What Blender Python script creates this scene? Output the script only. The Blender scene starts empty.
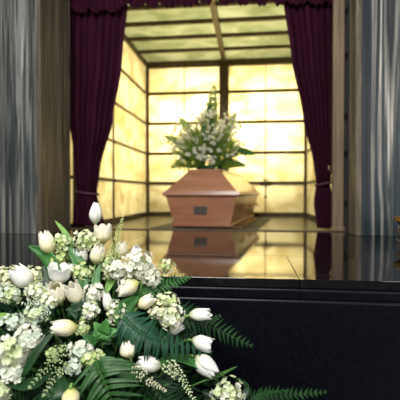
import bpy, bmesh, math, random
from mathutils import Vector, Matrix, noise as mnoise
random.seed(11)
C = bpy.context.scene.collection
sc = bpy.context.scene
PI = math.pi

# ------------------------------------------------------------ camera, world, light, exposure
FPX = 430.0                      # focal length in pixels of a 400 px wide frame
CAMZ = 1.05                      # eye height above the hall floor
cd = bpy.data.cameras.new('camera'); cam = bpy.data.objects.new('camera', cd); C.objects.link(cam)
cd.sensor_width = 36; cd.lens = FPX / 400 * 36
cam.location = (0, 0, CAMZ)
cam.rotation_euler = (math.radians(90 - 0.93), 0, math.radians(6.63))
sc.camera = cam
cd.dof.use_dof = True; cd.dof.focus_distance = 1.45; cd.dof.aperture_fstop = 3.2
cd.clip_start = 0.02
sc.view_settings.view_transform = 'Standard'; sc.view_settings.look = 'None'
sc.view_settings.gamma = 1; sc.view_settings.use_curve_mapping = False
sc.view_settings.exposure = 0.0

w = bpy.data.worlds.new('world'); sc.world = w; w.use_nodes = True
w.node_tree.nodes['Background'].inputs[0].default_value = (0.62, 0.80, 1.0, 1)
w.node_tree.nodes['Background'].inputs[1].default_value = 0.16

def area(name, loc, target, sx, sy, power, col):
    l = bpy.data.lights.new(name, 'AREA'); l.shape = 'RECTANGLE'; l.size = sx; l.size_y = sy
    l.energy = power; l.color = col
    o = bpy.data.objects.new(name, l); C.objects.link(o); o.location = loc
    o.rotation_euler = (Vector(target) - Vector(loc)).to_track_quat('-Z', 'Y').to_euler()
    return o
area('flower_fill_light', (-0.9, -1.2, 3.5), (-0.25, 1.4, 0.8), 2.0, 1.6, 235, (1.0, 0.98, 0.91))  # added soft area light above the camera, brightens the flowers
area('hall_fill_light', (2.4, -1.6, 2.2), (-0.3, 3.2, 1.2), 1.6, 2.0, 90, (1.0, 0.95, 0.9))  # added area light, front fill for the coffin and its spray
area('light_behind_back_glazing', (-0.34, 6.85, 2.05), (-0.34, 6.2, 2.05), 2.2, 1.15, 98, (1.0, 0.93, 0.66))
area('light_behind_left_glazing', (-2.3, 5.0, 1.9), (-1.5, 5.0, 1.9), 2.4, 1.8, 58, (1.0, 0.93, 0.66))
area('light_behind_right_glazing', (1.6, 5.0, 1.9), (0.85, 5.0, 1.9), 2.4, 1.8, 34, (1.0, 0.93, 0.66))
area('light_above_ceiling_glazing', (-0.34, 4.9, 3.7), (-0.34, 4.9, 2.95), 2.2, 2.6, 62, (1.0, 0.97, 0.80))

# ------------------------------------------------------------ frame helpers
M3 = cam.rotation_euler.to_matrix()
RT, UP, FW = M3 @ Vector((1, 0, 0)), M3 @ Vector((0, 1, 0)), M3 @ Vector((0, 0, -1))
EYE = Vector((0, 0, CAMZ))
def P(px, py, d):
    return EYE + FW * d + RT * ((px - 200) / FPX * d) + UP * ((200 - py) / FPX * d)
def D(dx, dy, dz=0):             # a direction: right, up, away
    return (RT * dx + UP * dy + FW * dz).normalized()

TH = math.radians(6.63)
def xpx(px, Y): return math.tan(math.atan((px - 200) / FPX) - TH) * Y      # x of the point seen in column px on the plane y = Y
def zpx(py, Y, px=250): return CAMZ + (193 - py) / FPX * (Y * math.cos(TH) - xpx(px, Y) * math.sin(TH))

# ------------------------------------------------------------ materials
def mat(name, col=(.5, .5, .5), rough=.5, metal=0, spec=.5, sss=0, coat=0):
    m = bpy.data.materials.new(name); m.use_nodes = True
    b = m.node_tree.nodes['Principled BSDF']
    b.inputs['Base Color'].default_value = (*col, 1); b.inputs['Roughness'].default_value = rough
    b.inputs['Metallic'].default_value = metal; b.inputs['Specular IOR Level'].default_value = spec
    b.inputs['Coat Weight'].default_value = coat
    return m
def nd(m, t, **kw):
    n = m.node_tree.nodes.new(t)
    for k, v in kw.items(): setattr(n, k, v)
    return n
def lk(m, a, b): m.node_tree.links.new(a, b)
def bsdf(m): return m.node_tree.nodes['Principled BSDF']
def coords(m, scale, kind='Object', loc=(0, 0, 0)):
    tc = nd(m, 'ShaderNodeTexCoord'); mp = nd(m, 'ShaderNodeMapping')
    mp.inputs['Scale'].default_value = scale; mp.inputs['Location'].default_value = loc
    lk(m, tc.outputs[kind], mp.inputs['Vector']); return mp.outputs['Vector']
def ramp(m, fac, stops):
    r = nd(m, 'ShaderNodeValToRGB'); e = r.color_ramp.elements
    while len(e) < len(stops): e.new(.5)
    for i, (p, c) in enumerate(stops): e[i].position = p; e[i].color = (*c, 1)
    lk(m, fac, r.inputs['Fac']); return r.outputs['Color']
def noisy(m, scale, c1, c2, lo=.35, hi=.65, kind='Object', detail=4):
    n = nd(m, 'ShaderNodeTexNoise'); n.inputs['Scale'].default_value = 1; n.inputs['Detail'].default_value = detail
    lk(m, coords(m, scale, kind), n.inputs['Vector'])
    c = ramp(m, n.outputs['Fac'], [(lo, c1), (hi, c2)])
    lk(m, c, bsdf(m).inputs['Base Color']); return n
def bump(m, fac, strength, dist=.002):
    b = nd(m, 'ShaderNodeBump'); b.inputs['Strength'].default_value = strength; b.inputs['Distance'].default_value = dist
    lk(m, fac, b.inputs['Height']); lk(m, b.outputs['Normal'], bsdf(m).inputs['Normal'])

def marble(name, stops, freq, loc, rough=.22, dist=.12, warp=5):
    m = mat(name, rough=.42, spec=.22)
    v = coords(m, (1, 1, .022), loc=loc)
    n1 = nd(m, 'ShaderNodeTexNoise'); n1.inputs['Scale'].default_value = warp; n1.inputs['Detail'].default_value = 2
    lk(m, v, n1.inputs['Vector'])
    mx = nd(m, 'ShaderNodeVectorMath', operation='MULTIPLY_ADD')
    lk(m, n1.outputs['Color'], mx.inputs[0]); mx.inputs[1].default_value = (dist, dist, 0); lk(m, v, mx.inputs[2])
    n2 = nd(m, 'ShaderNodeTexNoise'); n2.inputs['Scale'].default_value = freq; n2.inputs['Detail'].default_value = 4
    n2.inputs['Roughness'].default_value = .55
    lk(m, mx.outputs[0], n2.inputs['Vector'])
    c = ramp(m, n2.outputs['Fac'], stops)
    n3 = nd(m, 'ShaderNodeTexNoise'); n3.inputs['Scale'].default_value = 38; n3.inputs['Detail'].default_value = 3
    lk(m, mx.outputs[0], n3.inputs['Vector'])
    vein = ramp(m, n3.outputs['Fac'], [(.34, (.35, .37, .40)), (.44, (1.1, 1.08, 1.04)), (.47, (.45, .47, .50)), (.52, (1.2, 1.18, 1.12)), (.55, (.5, .52, .54)), (.60, (1.2, 1.18, 1.12)), (.66, (2.2, 2.1, 2.0))])
    mm = nd(m, 'ShaderNodeMix', data_type='RGBA', blend_type='MULTIPLY'); mm.inputs[0].default_value = .85
    lk(m, c, mm.inputs[6]); lk(m, vein, mm.inputs[7]); c = mm.outputs[2]
    lk(m, c, bsdf(m).inputs['Base Color'])
    return m
MB = marble('banded_marble', [(.30, (.010, .013, .015)), (.37, (.040, .046, .050)), (.39, (.20, .195, .18)), (.405, (.022, .028, .032)),
     (.44, (.06, .068, .072)), (.45, (.018, .022, .026)), (.475, (.16, .155, .145)), (.49, (.045, .052, .055)), (.51, (.10, .10, .095)), (.525, (.015, .02, .024)), (.545, (.26, .26, .25)), (.56, (.04, .05, .055)), (.59, (.11, .112, .11)), (.60, (.012, .016, .020)), (.64, (.15, .15, .14)), (.68, (.05, .056, .06))], 4.5, (0.4, 0, 0))
MB2 = marble('banded_marble_bright', [(.30, (.010, .016, .02)), (.37, (.03, .044, .055)), (.38, (.30, .29, .27)), (.41, (.16, .155, .145)), (.418, (.008, .016, .022)),
     (.455, (.026, .044, .056)), (.462, (.34, .33, .31)), (.485, (.20, .195, .18)), (.492, (.014, .026, .035)), (.525, (.03, .048, .06)), (.532, (.14, .14, .13)), (.545, (.02, .034, .042)), (.565, (.30, .29, .27)), (.60, (.09, .09, .085)), (.61, (.016, .022, .028)), (.68, (.12, .12, .11))], 4.2, (3.37, 0, .4), dist=.05, warp=3)
MREV = marble('brown_stone', [(.35, (.05, .043, .031)), (.46, (.13, .11, .08)), (.50, (.07, .06, .044)), (.53, (.20, .172, .125)), (.57, (.09, .078, .056)), (.65, (.22, .19, .145))], 16, (1, .3, 0), .3)

MPLAT = mat('polished_black_stone', (.012, .011, .012), .045, spec=.75)
n = noisy(MPLAT, (30, 30, 30), (.003, .003, .0035), (.008, .0075, .0075), .3, .75)
nr = nd(MPLAT, 'ShaderNodeTexNoise'); nr.inputs['Scale'].default_value = 3; lk(MPLAT, coords(MPLAT, (1, 1, 1)), nr.inputs['Vector'])
mr = nd(MPLAT, 'ShaderNodeMapRange'); mr.inputs['To Min'].default_value = .03; mr.inputs['To Max'].default_value = .09
lk(MPLAT, nr.outputs['Fac'], mr.inputs['Value']); lk(MPLAT, mr.outputs[0], bsdf(MPLAT).inputs['Roughness'])
MFACE = mat('honed_black_stone', (.004, .004, .007), .34, spec=.19)
noisy(MFACE, (60, 60, 60), (.0010, .0012, .0028), (.0025, .003, .0058))
MNFLOOR = mat('niche_floor_stone', (.10, .09, .06), .24, spec=.35)
noisy(MNFLOOR, (6, 6, 6), (.05, .045, .03), (.09, .08, .055))
MFLOOR = mat('hall_floor_stone', (.02, .02, .02), .3); noisy(MFLOOR, (8, 8, 8), (.012, .012, .013), (.03, .03, .032))
MBRONZE = mat('dark_bronze', (.05, .032, .014), .45, metal=.5); noisy(MBRONZE, (20, 20, 20), (.05, .033, .016), (.10, .068, .036))
MWOOD = mat('greyed_oak', (.3, .22, .14), .5); n = noisy(MWOOD, (40, 40, 2), (.15, .098, .055), (.27, .185, .11)); bump(MWOOD, n.outputs['Fac'], .3)
MDARK = mat('dark_recess', (.02, .018, .017), .7)
MSTEEL = mat('dull_steel', (.25, .27, .30), .4, metal=.8)

def glazing(name, c1, c2, trans=.95):
    m = bpy.data.materials.new(name); m.use_nodes = True; t = m.node_tree
    t.nodes.remove(bsdf(m)); out = t.nodes['Material Output']
    n = nd(m, 'ShaderNodeTexNoise'); n.inputs['Scale'].default_value = 1; n.inputs['Detail'].default_value = 5; n.inputs['Distortion'].default_value = .8
    lk(m, coords(m, (3.2, 3.2, 4.5)), n.inputs['Vector'])
    c = ramp(m, n.outputs['Fac'], [(.32, c1), (.62, c2)])
    tr = nd(m, 'ShaderNodeBsdfTranslucent'); df = nd(m, 'ShaderNodeBsdfDiffuse'); gl = nd(m, 'ShaderNodeBsdfGlossy')
    gl.inputs['Roughness'].default_value = .25; gl.inputs['Color'].default_value = (.6, .6, .6, 1)
    lk(m, c, tr.inputs['Color']); lk(m, c, df.inputs['Color'])
    a = nd(m, 'ShaderNodeMixShader'); a.inputs[0].default_value = .12; lk(m, tr.outputs[0], a.inputs[1]); lk(m, df.outputs[0], a.inputs[2])
    b = nd(m, 'ShaderNodeMixShader'); b.inputs[0].default_value = .03; lk(m, a.outputs[0], b.inputs[1]); lk(m, gl.outputs[0], b.inputs[2])
    lk(m, b.outputs[0], out.inputs['Surface']); return m
MONYX = glazing('honey_onyx', (.74, .63, .38), (.97, .90, .68))
MCEIL = glazing('green_glass', (.42, .44, .26), (.66, .65, .46))

def wood_coffin():
    m = mat('salmon_varnished_wood', (.38, .17, .10), .32, spec=.5, coat=.4)
    bsdf(m).inputs['Coat Roughness'].default_value = .15
    noisy(m, (2, 2, 25), (.27, .108, .056), (.40, .182, .098), .3, .7); return m
MCOF = wood_coffin()
MPLQ = mat('grey_metal_plate', (.10, .085, .08), .5, metal=.4)
MBRASS = mat('worn_brass', (.45, .28, .10), .32, metal=.9); noisy(MBRASS, (50, 50, 50), (.30, .17, .06), (.6, .38, .15))
MVEL = mat('burgundy_velvet', (.035, .004, .018), .85, spec=.15)
bsdf(MVEL).inputs['Sheen Weight'].default_value = .08; bsdf(MVEL).inputs['Sheen Tint'].default_value = (.5, .1, .25, 1)
noisy(MVEL, (25, 25, 4), (.020, .0013, .009), (.036, .003, .016))
MCORD = mat('burgundy_cord', (.06, .008, .03), .7)

def plant(name, c1, c2, trans=.25, rough=.45, scale=40, spec=.4):
    m = mat(name, c1, rough, spec=spec); noisy(m, (scale,) * 3, c1, c2, .3, .7)
    t = m.node_tree; tr = nd(m, 'ShaderNodeBsdfTranslucent'); tr.inputs['Color'].default_value = (*c2, 1)
    mx = nd(m, 'ShaderNodeMixShader'); mx.inputs[0].default_value = trans
    lk(m, bsdf(m).outputs[0], mx.inputs[1]); lk(m, tr.outputs[0], mx.inputs[2]); lk(m, mx.outputs[0], t.nodes['Material Output'].inputs['Surface'])
    return m
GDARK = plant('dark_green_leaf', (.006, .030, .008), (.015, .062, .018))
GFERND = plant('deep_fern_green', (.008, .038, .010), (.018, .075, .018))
GBRIGHT = plant('bright_ivy_green', (.05, .20, .04), (.10, .30, .07))
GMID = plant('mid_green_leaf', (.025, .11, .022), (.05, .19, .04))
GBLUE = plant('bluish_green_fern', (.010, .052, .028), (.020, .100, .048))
GFERN = plant('fern_green', (.014, .060, .012), (.034, .125, .028))
GLIGHT = plant('light_green_leaf', (.11, .28, .04), (.24, .42, .09))
GSTEM = plant('tulip_stem_green', (.16, .34, .07), (.30, .50, .14))
GSTEMD = plant('dull_stem_green', (.05, .13, .03), (.09, .2, .05))
GRASSY = plant('yellow_green', (.24, .34, .07), (.45, .55, .18))
WCLEAN = plant('white_floret', (.80, .81, .70), (.90, .90, .81), .3, .6, 200)
WGREEN = plant('greenish_white_floret', (.56, .68, .36), (.80, .84, .60), .3, .6, 90)
WBLUE = plant('bluish_white_floret', (.58, .70, .60), (.80, .86, .76), .3, .6, 90)
WCREAM = plant('cream_floret', (.80, .78, .52), (.88, .86, .66), .3, .6, 90)
WSPRAY = plant('green_spray_bud', (.22, .33, .10), (.62, .70, .42), .2, .6, 300)
WGRN2 = plant('pale_green_floret', (.42, .56, .18), (.66, .74, .36), .3, .6, 90)
MMOSS = plant('green_bud_core', (.26, .36, .14), (.55, .62, .36), .1, .8, 60)
MYEL = plant('yellow_bud', (.60, .56, .10), (.80, .76, .25), .3, .6, 90)

def tulip_mat(name, base, tip, tip2):
    m = mat(name, tip, .42, spec=.35); t = m.node_tree
    at = nd(m, 'ShaderNodeAttribute'); at.attribute_name = 'along'
    ns = nd(m, 'ShaderNodeTexNoise'); ns.inputs['Scale'].default_value = 60; lk(m, coords(m, (1, 1, 1)), ns.inputs['Vector'])
    ad = nd(m, 'ShaderNodeMath', operation='MULTIPLY_ADD'); lk(m, ns.outputs['Fac'], ad.inputs[0]); ad.inputs[1].default_value = .3
    lk(m, at.outputs['Fac'], ad.inputs[2])
    c = ramp(m, ad.outputs[0], [(.13, base), (.42, tip2), (.85, tip)])
    lk(m, c, bsdf(m).inputs['Base Color'])
    tr = nd(m, 'ShaderNodeBsdfTranslucent'); lk(m, c, tr.inputs['Color'])
    mx = nd(m, 'ShaderNodeMixShader'); mx.inputs[0].default_value = .4
    lk(m, bsdf(m).outputs[0], mx.inputs[1]); lk(m, tr.outputs[0], mx.inputs[2]); lk(m, mx.outputs[0], t.nodes['Material Output'].inputs['Surface'])
    return m
TW = tulip_mat('white_tulip_petal', (.66, .74, .38), (.93, .93, .91), (.89, .89, .82))
TC = tulip_mat('cream_tulip_petal', (.72, .70, .20), (.94, .91, .80), (.90, .86, .56))

# ------------------------------------------------------------ mesh helpers
def link(name, bm, m, parent=None, smooth=True, loc=None):
    me = bpy.data.meshes.new(name); bm.normal_update(); bm.to_mesh(me); bm.free()
    for x in (m if isinstance(m, (list, tuple)) else [m]): me.materials.append(x)
    if smooth: me.polygons.foreach_set('use_smooth', [True] * len(me.polygons))
    o = bpy.data.objects.new(name, me); C.objects.link(o)
    if parent: o.parent = parent
    if loc is not None: o.location = loc
    return o
def thing(name, label, cat, loc=(0, 0, 0), group=None, rz=0):
    o = bpy.data.objects.new(name, None); C.objects.link(o); o.location = loc; o.rotation_euler = (0, 0, rz)
    o.empty_display_size = .02
    o['label'] = label; o['category'] = cat
    if group: o['group'] = group
    return o
def tag(o, label, cat, group=None):
    o['label'] = label; o['category'] = cat
    if group: o['group'] = group
    return o
def struct(o): o['kind'] = 'structure'; return o
def sempty(name, loc=(0, 0, 0)):
    o = bpy.data.objects.new(name, None); C.objects.link(o); o.location = loc; o['kind'] = 'structure'; return o
def box(bm, x0, x1, y0, y1, z0, z1, bev=0, seg=2):
    r = bmesh.ops.create_cube(bm, size=1)
    for v in r['verts']:
        v.co = Vector(((x0 + x1) / 2 + v.co.x * (x1 - x0), (y0 + y1) / 2 + v.co.y * (y1 - y0), (z0 + z1) / 2 + v.co.z * (z1 - z0)))
    if bev:
        es = {e for v in r['verts'] for e in v.link_edges}
        bmesh.ops.bevel(bm, geom=list(es), offset=bev, segments=seg, affect='EDGES', profile=.5)
    return bm
def bx(*a, **k): return box(bmesh.new(), *a, **k)
def frustum(bm, w0, l0a, l0b, z0, w1, l1a, l1b, z1, bev=.004):
    vs = [bm.verts.new(c) for c in ((-w0/2, l0a, z0), (w0/2, l0a, z0), (w0/2, l0b, z0), (-w0/2, l0b, z0),
                                    (-w1/2, l1a, z1), (w1/2, l1a, z1), (w1/2, l1b, z1), (-w1/2, l1b, z1))]
    for f in ((3, 2, 1, 0), (4, 5, 6, 7), (0, 1, 5, 4), (1, 2, 6, 5), (2, 3, 7, 6), (3, 0, 4, 7)): bm.faces.new([vs[i] for i in f])
    bmesh.ops.bevel(bm, geom=list({e for v in vs for e in v.link_edges}), offset=bev, segments=2, affect='EDGES')
    return bm
def lathe(prof, n=32):
    bm = bmesh.new(); rows = []
    for r, z in prof: rows.append([bm.verts.new((r * math.cos(2*PI*i/n), r * math.sin(2*PI*i/n), z)) for i in range(n)])
    for a, b in zip(rows, rows[1:]):
        for i in range(n): bm.faces.new((a[i], a[(i+1) % n], b[(i+1) % n], b[i]))
    bmesh.ops.remove_doubles(bm, verts=bm.verts, dist=1e-6)
    return bm
def tube(bm, pts, r0, r1=None, n=7):
    r1 = r0 if r1 is None else r1; rows = []
    ref = Vector((.31, .17, .93))
    for i, p in enumerate(pts):
        t = (pts[min(i+1, len(pts)-1)] - pts[max(i-1, 0)]).normalized()
        a = t.cross(ref).normalized(); b = t.cross(a); r = r0 + (r1 - r0) * i / (len(pts)-1)
        rows.append([bm.verts.new(p + (a * math.cos(2*PI*k/n) + b * math.sin(2*PI*k/n)) * r) for k in range(n)])
    for a, b in zip(rows, rows[1:]):
        for k in range(n): bm.faces.new((a[k], a[(k+1) % n], b[(k+1) % n], b[k]))
    bm.faces.new(rows[0][::-1]); bm.faces.new(rows[-1]); return bm
def bez(p0, p1, p2, p3, n=10):
    return [p0*(1-t)**3 + p1*3*t*(1-t)**2 + p2*3*t*t*(1-t) + p3*t**3 for t in (i/n for i in range(n+1))]
def smooth_path(pts, n=5):       # Catmull-Rom
    q = [pts[0]*2 - pts[1]] + list(pts) + [pts[-1]*2 - pts[-2]]; out = []
    for i in range(1, len(q)-2):
        for k in range(n):
            t = k / n; a, b, c, d = q[i-1], q[i], q[i+1], q[i+2]
            out.append(.5 * ((b*2) + (c-a)*t + (a*2 - b*5 + c*4 - d)*t*t + (b*3 - a - c*3 + d)*t**3))
    out.append(pts[-1]); return out
def solid(o, t, sub=0):
    if sub: s = o.modifiers.new('s', 'SUBSURF'); s.levels = s.render_levels = sub
    m = o.modifiers.new('t', 'SOLIDIFY'); m.thickness = t; m.offset = 0; return o

# ------------------------------------------------------------ the setting
ZP, ZN = .75, .72                       # platform top, niche floor
struct(link('floor', bx(-4, 4, -3, 1.6, -.06, 0), MFLOOR, smooth=False))
# the black platform: top slabs, profiled nosing, face panels
YE = 1.52
plat = sempty('trim_1', (0, YE, 0))
JX = .172
def nose(name, x0, x1, y0, y1, z0, z1, m, bev):
    bm = bx(x0, x1, y0 - YE, y1 - YE, z0, z1)
    es = [e for e in bm.edges if all(abs(v.co.z - z1) < 1e-5 and abs(v.co.y - (y0 - YE)) < 1e-5 for v in e.verts)]
    bmesh.ops.bevel(bm, geom=es, offset=bev, segments=4, affect='EDGES', profile=.5)
    return link(name, bm, m, plat, smooth=False)
def slab(name, x0, x1, y0, y1, z0, z1, m, bev=.0015, parent=plat):
    o = link(name, bx(x0, x1, y0 - YE, y1 - YE, z0, z1, bev=bev), m, parent, smooth=False); return o
g = .0012
slab('front_slab', -4, JX - g, YE, 2.08 - g, ZP - .030, ZP, MPLAT, .0012)
slab('front_slab', JX + g, 4, YE, 2.08 - g, ZP - .030, ZP, MPLAT, .0012)
slab('rear_slab', -4, -.75, 2.08 + g, 3.42, ZP - .030, ZP, MPLAT)
slab('rear_slab', -.75 + 2*g, 4, 2.08 + g, 3.42, ZP - .030, ZP, MPLAT)
nose('middle_ledge', -4, JX - g, YE - .008, 3.42, ZP - .066, ZP - .032, MFACE, .009)
nose('middle_ledge', JX + g, 4, YE - .008, 3.42, ZP - .066, ZP - .032, MFACE, .009)
nose('face_panel', -4, JX - g/3, YE - .018, YE + .6, 0, ZP - .068, MFACE, .010)
nose('face_panel', JX + g/3, 4, YE - .018, YE + .6, 0, ZP - .068, MFACE, .010)
slab('platform_core', -4, 4, YE + .03, 3.42, 0, ZP - .067, MDARK, 0)

struct(link('trim_6', bx(-1.63, .86, 3.425, 3.45, ZN, ZP + .008, bev=.003), MBRONZE, smooth=False))
struct(link('floor_niche', bx(-1.68, .92, 3.425, 6.35, .5, ZN), MNFLOOR, smooth=False))
struct(link('wall_left', bx(-4, -1.538, 2.965, 3.55, ZP, 3.3, bev=.004), MB, smooth=False))
struct(link('wall_right', bx(.772, 4, 3.11, 3.55, ZP, 3.3, bev=.004), MB2, smooth=False))
rv = struct(link('trim_2', bx(-1.535, -1.50, 2.955, 3.47, ZP, 3.3, bev=.004), MREV, smooth=False))
rv = struct(link('trim_3', bx(.729, .770, 3.10, 3.327, ZP, 3.3, bev=.006), MREV, smooth=False))
struct(link('trim_4', bx(.762, .771, 3.33, 3.56, ZP, 3.3), MSTEEL, smooth=False))
struct(link('trim_5', bx(.731, .86, 3.535, 3.60, ZN, 3.3), MDARK, smooth=False))
struct(link('wall_header', bx(-1.5, .77, 3.40, 3.50, CAMZ + 1.68, 3.3), MREV, smooth=False))
post = struct(link('door_1', bx(.645, .729, 3.47, 3.53, ZP, CAMZ + 1.68, bev=.005), MWOOD, smooth=False))
for i, zz in enumerate((-.05, .34, .63, 1.105, 1.45)):
    bm = bmesh.new(); tube(bm, [Vector((.737, 3.455, CAMZ + zz - .022)), Vector((.737, 3.455, CAMZ + zz + .022))], .008, n=10)
    box(bm, .729, .734, 3.455, 3.50, CAMZ + zz - .02, CAMZ + zz + .02)
    link('hinge', bm, MDARK, post)
bm = bx(.637, .737, 3.462, 3.538, ZP, ZP + .035, bev=.004); link('post_foot', bm, MWOOD, post, smooth=False)

# niche glazing -----------------------------------------------------------
XL, XR, XC, YB, YF = -1.507, .784, -.372, 6.2, 3.72
ZT = CAMZ + 1.90
RZ = [CAMZ + z for z in (1.449, 1.013, .577, .144)]
ZS = ZN + .055
rows_z = [ZS] + RZ[::-1] + [ZT - .05]
def bars(parent, name, boxes, m=MBRONZE, bev=.004):
    for b in boxes: link(name, bx(*b, bev=bev), m, parent, smooth=False)
win = sempty('window_1', (0, 0, 0))
bars(win, 'mullion', [(XL - .06, XL + .035, YB - .03, YB + .08, ZN, ZT), (XC - .068, XC + .068, YB - .045, YB + .08, ZN, ZT), (XR - .03, XR + .06, YB - .03, YB + .08, ZN, ZT)])
bars(win, 'sill', [(XL, XR, YB - .06, YB + .08, ZN, ZS)]); bars(win, 'head_rail', [(XL, XR, YB - .05, YB + .08, ZT - .085, ZT + .03)])
bars(win, 'rail', [(XL + .03, XC - .055, YB - .02, YB + .03, z - .021, z + .021) for z in RZ] + [(XC + .055, XR - .03, YB - .02, YB + .03, z - .021, z + .021) for z in RZ])
for x0, x1 in ((XL + .03, XC - .055), (XC + .055, XR - .03)):
    xm = (x0 + x1) / 2
    for z0, z1 in zip(rows_z, rows_z[1:]):
        for a, b in ((x0, xm - .003), (xm + .003, x1)):
            link('pane', bx(a, b, YB + .008, YB + .010, z0, z1), MONYX, win, smooth=False)
    bars(win, 'glazing_bead', [(xm - .006, xm + .006, YB, YB + .014, ZS, ZT - .05)], mat('bead_%d' % (x0 > 0), (.3, .2, .08), .5), 0)
def side(name, X, sgn):
    s = sempty(name)
    ys = [YF, 4.66, YB]
    bars(s, 'mullion', [(min(X, X + sgn*.07) , max(X, X + sgn*.07), y - .025, y + .025, ZN, ZT) for y in ys[:2]])
    a, b = sorted((X - sgn*.02, X + sgn*.07))
    bars(s, 'sill', [(a, b, YF, YB, ZN, ZS)]); bars(s, 'head_rail', [(a, b, YF, YB, ZT - .06, ZT + .03)])
    a, b = sorted((X - sgn*.012, X + sgn*.03))
    for y0, y1 in zip(ys, ys[1:]):
        bars(s, 'rail', [(a, b, y0 + .025, y1 - .025, z - .016, z + .016) for z in RZ])
        for z0, z1 in zip(rows_z, rows_z[1:]):
            link('pane', bx(*sorted((X + sgn*.008, X + sgn*.010)), y0 + .02, y1 - .02, z0, z1), MONYX, s, smooth=False)
sliver_glz = sempty('sliver_glazing')                # added glazed return behind the curtain, shows a lit sliver, closes the leak
link('pane', bx(-1.662, -1.660, 3.55, 3.735, ZS, ZT), MONYX, sliver_glz, smooth=False)
link('pane', bx(-1.660, -1.578, 3.733, 3.735, ZS, ZT), MONYX, sliver_glz, smooth=False)
bars(sliver_glz, 'sill', [(-1.68, -1.578, 3.55, 3.75, ZN, ZS)]); bars(sliver_glz, 'rail', [(-1.665, -1.578, 3.722, 3.74, z - .016, z + .016) for z in RZ])
side('window_2', XL, -1); side('window_3', XR, 1)
ceil = sempty('ceiling')
by = [5.66, 5.18, 4.73, 4.31, 3.90]
bars(ceil, 'beam', [(XL, XR, y - .022, y + .022, ZT - .035, ZT + .02) for y in by])
bars(ceil, 'ridge_beam', [(XC - .03, XC + .03, YF, YB, ZT - .05, ZT + .03)])
ya = [YB] + by + [YF]
for y1, y0 in zip(ya, ya[1:]):
    for a, b in ((XL, XC), (XC, XR)):
        link('glass_panel', bx(a, b, y0, y1, ZT + .004, ZT + .006), MCEIL, ceil, smooth=False)
# cast leaf ornament on the rail of the back glazing
def ornament(x, z, label):
    t = thing('leaf_ornament', label, 'ornament', (x, YB - .03, z))
    bm = bmesh.new()
    for s in (-1, 1):
        for k, (dx, dz, L) in enumerate(((.11, .012, .11), (.085, -.03, .08), (.05, .05, .055))):
            vs = [bm.verts.new(c) for c in ((0, 0, 0), (s*dx*.5, -.012, dz + .016), (s*dx*1.1, -.004, dz), (s*dx*.5, -.012, dz - .018))]
            bm.faces.new(vs if s > 0 else vs[::-1])
    vs = [bm.verts.new(c) for c in ((-.045, 0, -.01), (0, -.014, -.085), (.045, 0, -.01), (0, -.02, .03))]; bm.faces.new(vs)
    solid(link('leaves', bm, MBRONZE, t, smooth=False), .006)
    bm = bmesh.new(); tube(bm, [Vector((0, 0, .06)), Vector((.004, -.005, -.08)), Vector((-.004, -.003, -.19))], .004, .003); link('stalk', bm, MBRONZE, t)
    bm = bmesh.new(); bmesh.ops.create_icosphere(bm, subdivisions=2, radius=.018)
    for v in bm.verts: v.co.z *= 1.5
    link('bud', bm, MBRONZE, t, loc=(-.004, -.003, -.20))
ornament(.225, RZ[3], 'dark cast leaf ornament on the lowest rail of the right bay of glowing panes')

# curtains -----------------------------------------------------------------
def curtain(name, label, inner, outer, Y, folds, zb, zt, tie_z, seed):
    """inner / outer: [(z, x)...] edges from top to bottom"""
    def at(tab, z):
        for (z0, x0), (z1, x1) in zip(tab, tab[1:]):
            if z <= z0 and z >= z1:
                t = (z0 - z) / (z0 - z1); t = t*t*(3-2*t)*.5 + t*.5; return x0 + (x1 - x0) * t
        return tab[0][1] if z > tab[0][0] else tab[-1][1]
    t = thing(name, label, 'curtain', ((inner[0][1] + outer[0][1]) / 2, Y, zb))
    ox, oy, oz = t.location
    bm = bmesh.new(); nu, nz = 130, 70; rows = []
    for j in range(nz + 1):
        z = zt + (zb - zt) * j / nz; a, b = at(outer, z), at(inner, z); row = []
        wd = abs(b - a); top = abs(inner[0][1] - outer[0][1])
        amp = .020 + .028 * (1 - wd / top)
        near = math.exp(-((z - tie_z) / .05) ** 2)
        for i in range(nu + 1):
            u = i / nu; uu = u + .02 * mnoise.noise(Vector((u * 6, z * 1.3, seed)))
            ph = 2*PI*folds*uu
            y = amp * (1 - .65*near) * (math.sin(ph) + .35*math.sin(2.3*ph + seed) ) + .010 * mnoise.noise(Vector((u*9, z*4, seed+5)))
            y -= .03 * (1-near) * math.sin(PI*u) * (1 if z < tie_z else .5)
            row.append(bm.verts.new((a + (b - a) * (u + .006*math.cos(ph)) - ox, y, z - oz)))
        rows.append(row)
    for r0, r1 in zip(rows, rows[1:]):
        for i in range(nu): bm.faces.new((r0[i], r0[i+1], r1[i+1], r1[i]))
    solid(link('curtain_cloth', bm, MVEL, t), .003)
    a, b = at(outer, tie_z), at(inner, tie_z); bm = bmesh.new(); pts = []
    for k in range(25):
        th = 2*PI*k/24; pts.append(Vector(((a+b)/2 - ox + (abs(b-a)/2 + .008) * math.cos(th), .052*math.sin(th), tie_z - oz + .012*math.cos(th) * (1 if b > a else -1) * -1)))
    tube(bm, pts, .011, n=8); link('tieback', bm, MCORD, t)
    return t
YC = 3.64
_x = xpx
def xpx(px, Y=YC): return _x(px, Y)
zb = zpx(227, YC) ; zt = CAMZ + 1.66
curtain('velvet_curtain', 'burgundy velvet curtain tied back against the brown stone reveal',
        [(zt, xpx(128)), (zpx(60, YC), xpx(122)), (zpx(120, YC), xpx(113)), (zpx(165, YC), xpx(101)), (zpx(195, YC), xpx(97)), (zpx(212, YC), xpx(102)), (zb, xpx(105))],
        [(zt, xpx(66)), (zpx(110, YC), xpx(68)), (zpx(150, YC), xpx(73)), (zpx(190, YC), xpx(77)), (zb, xpx(72))], YC, 8, zb, zt, zpx(193, YC), 1.7)
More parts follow.
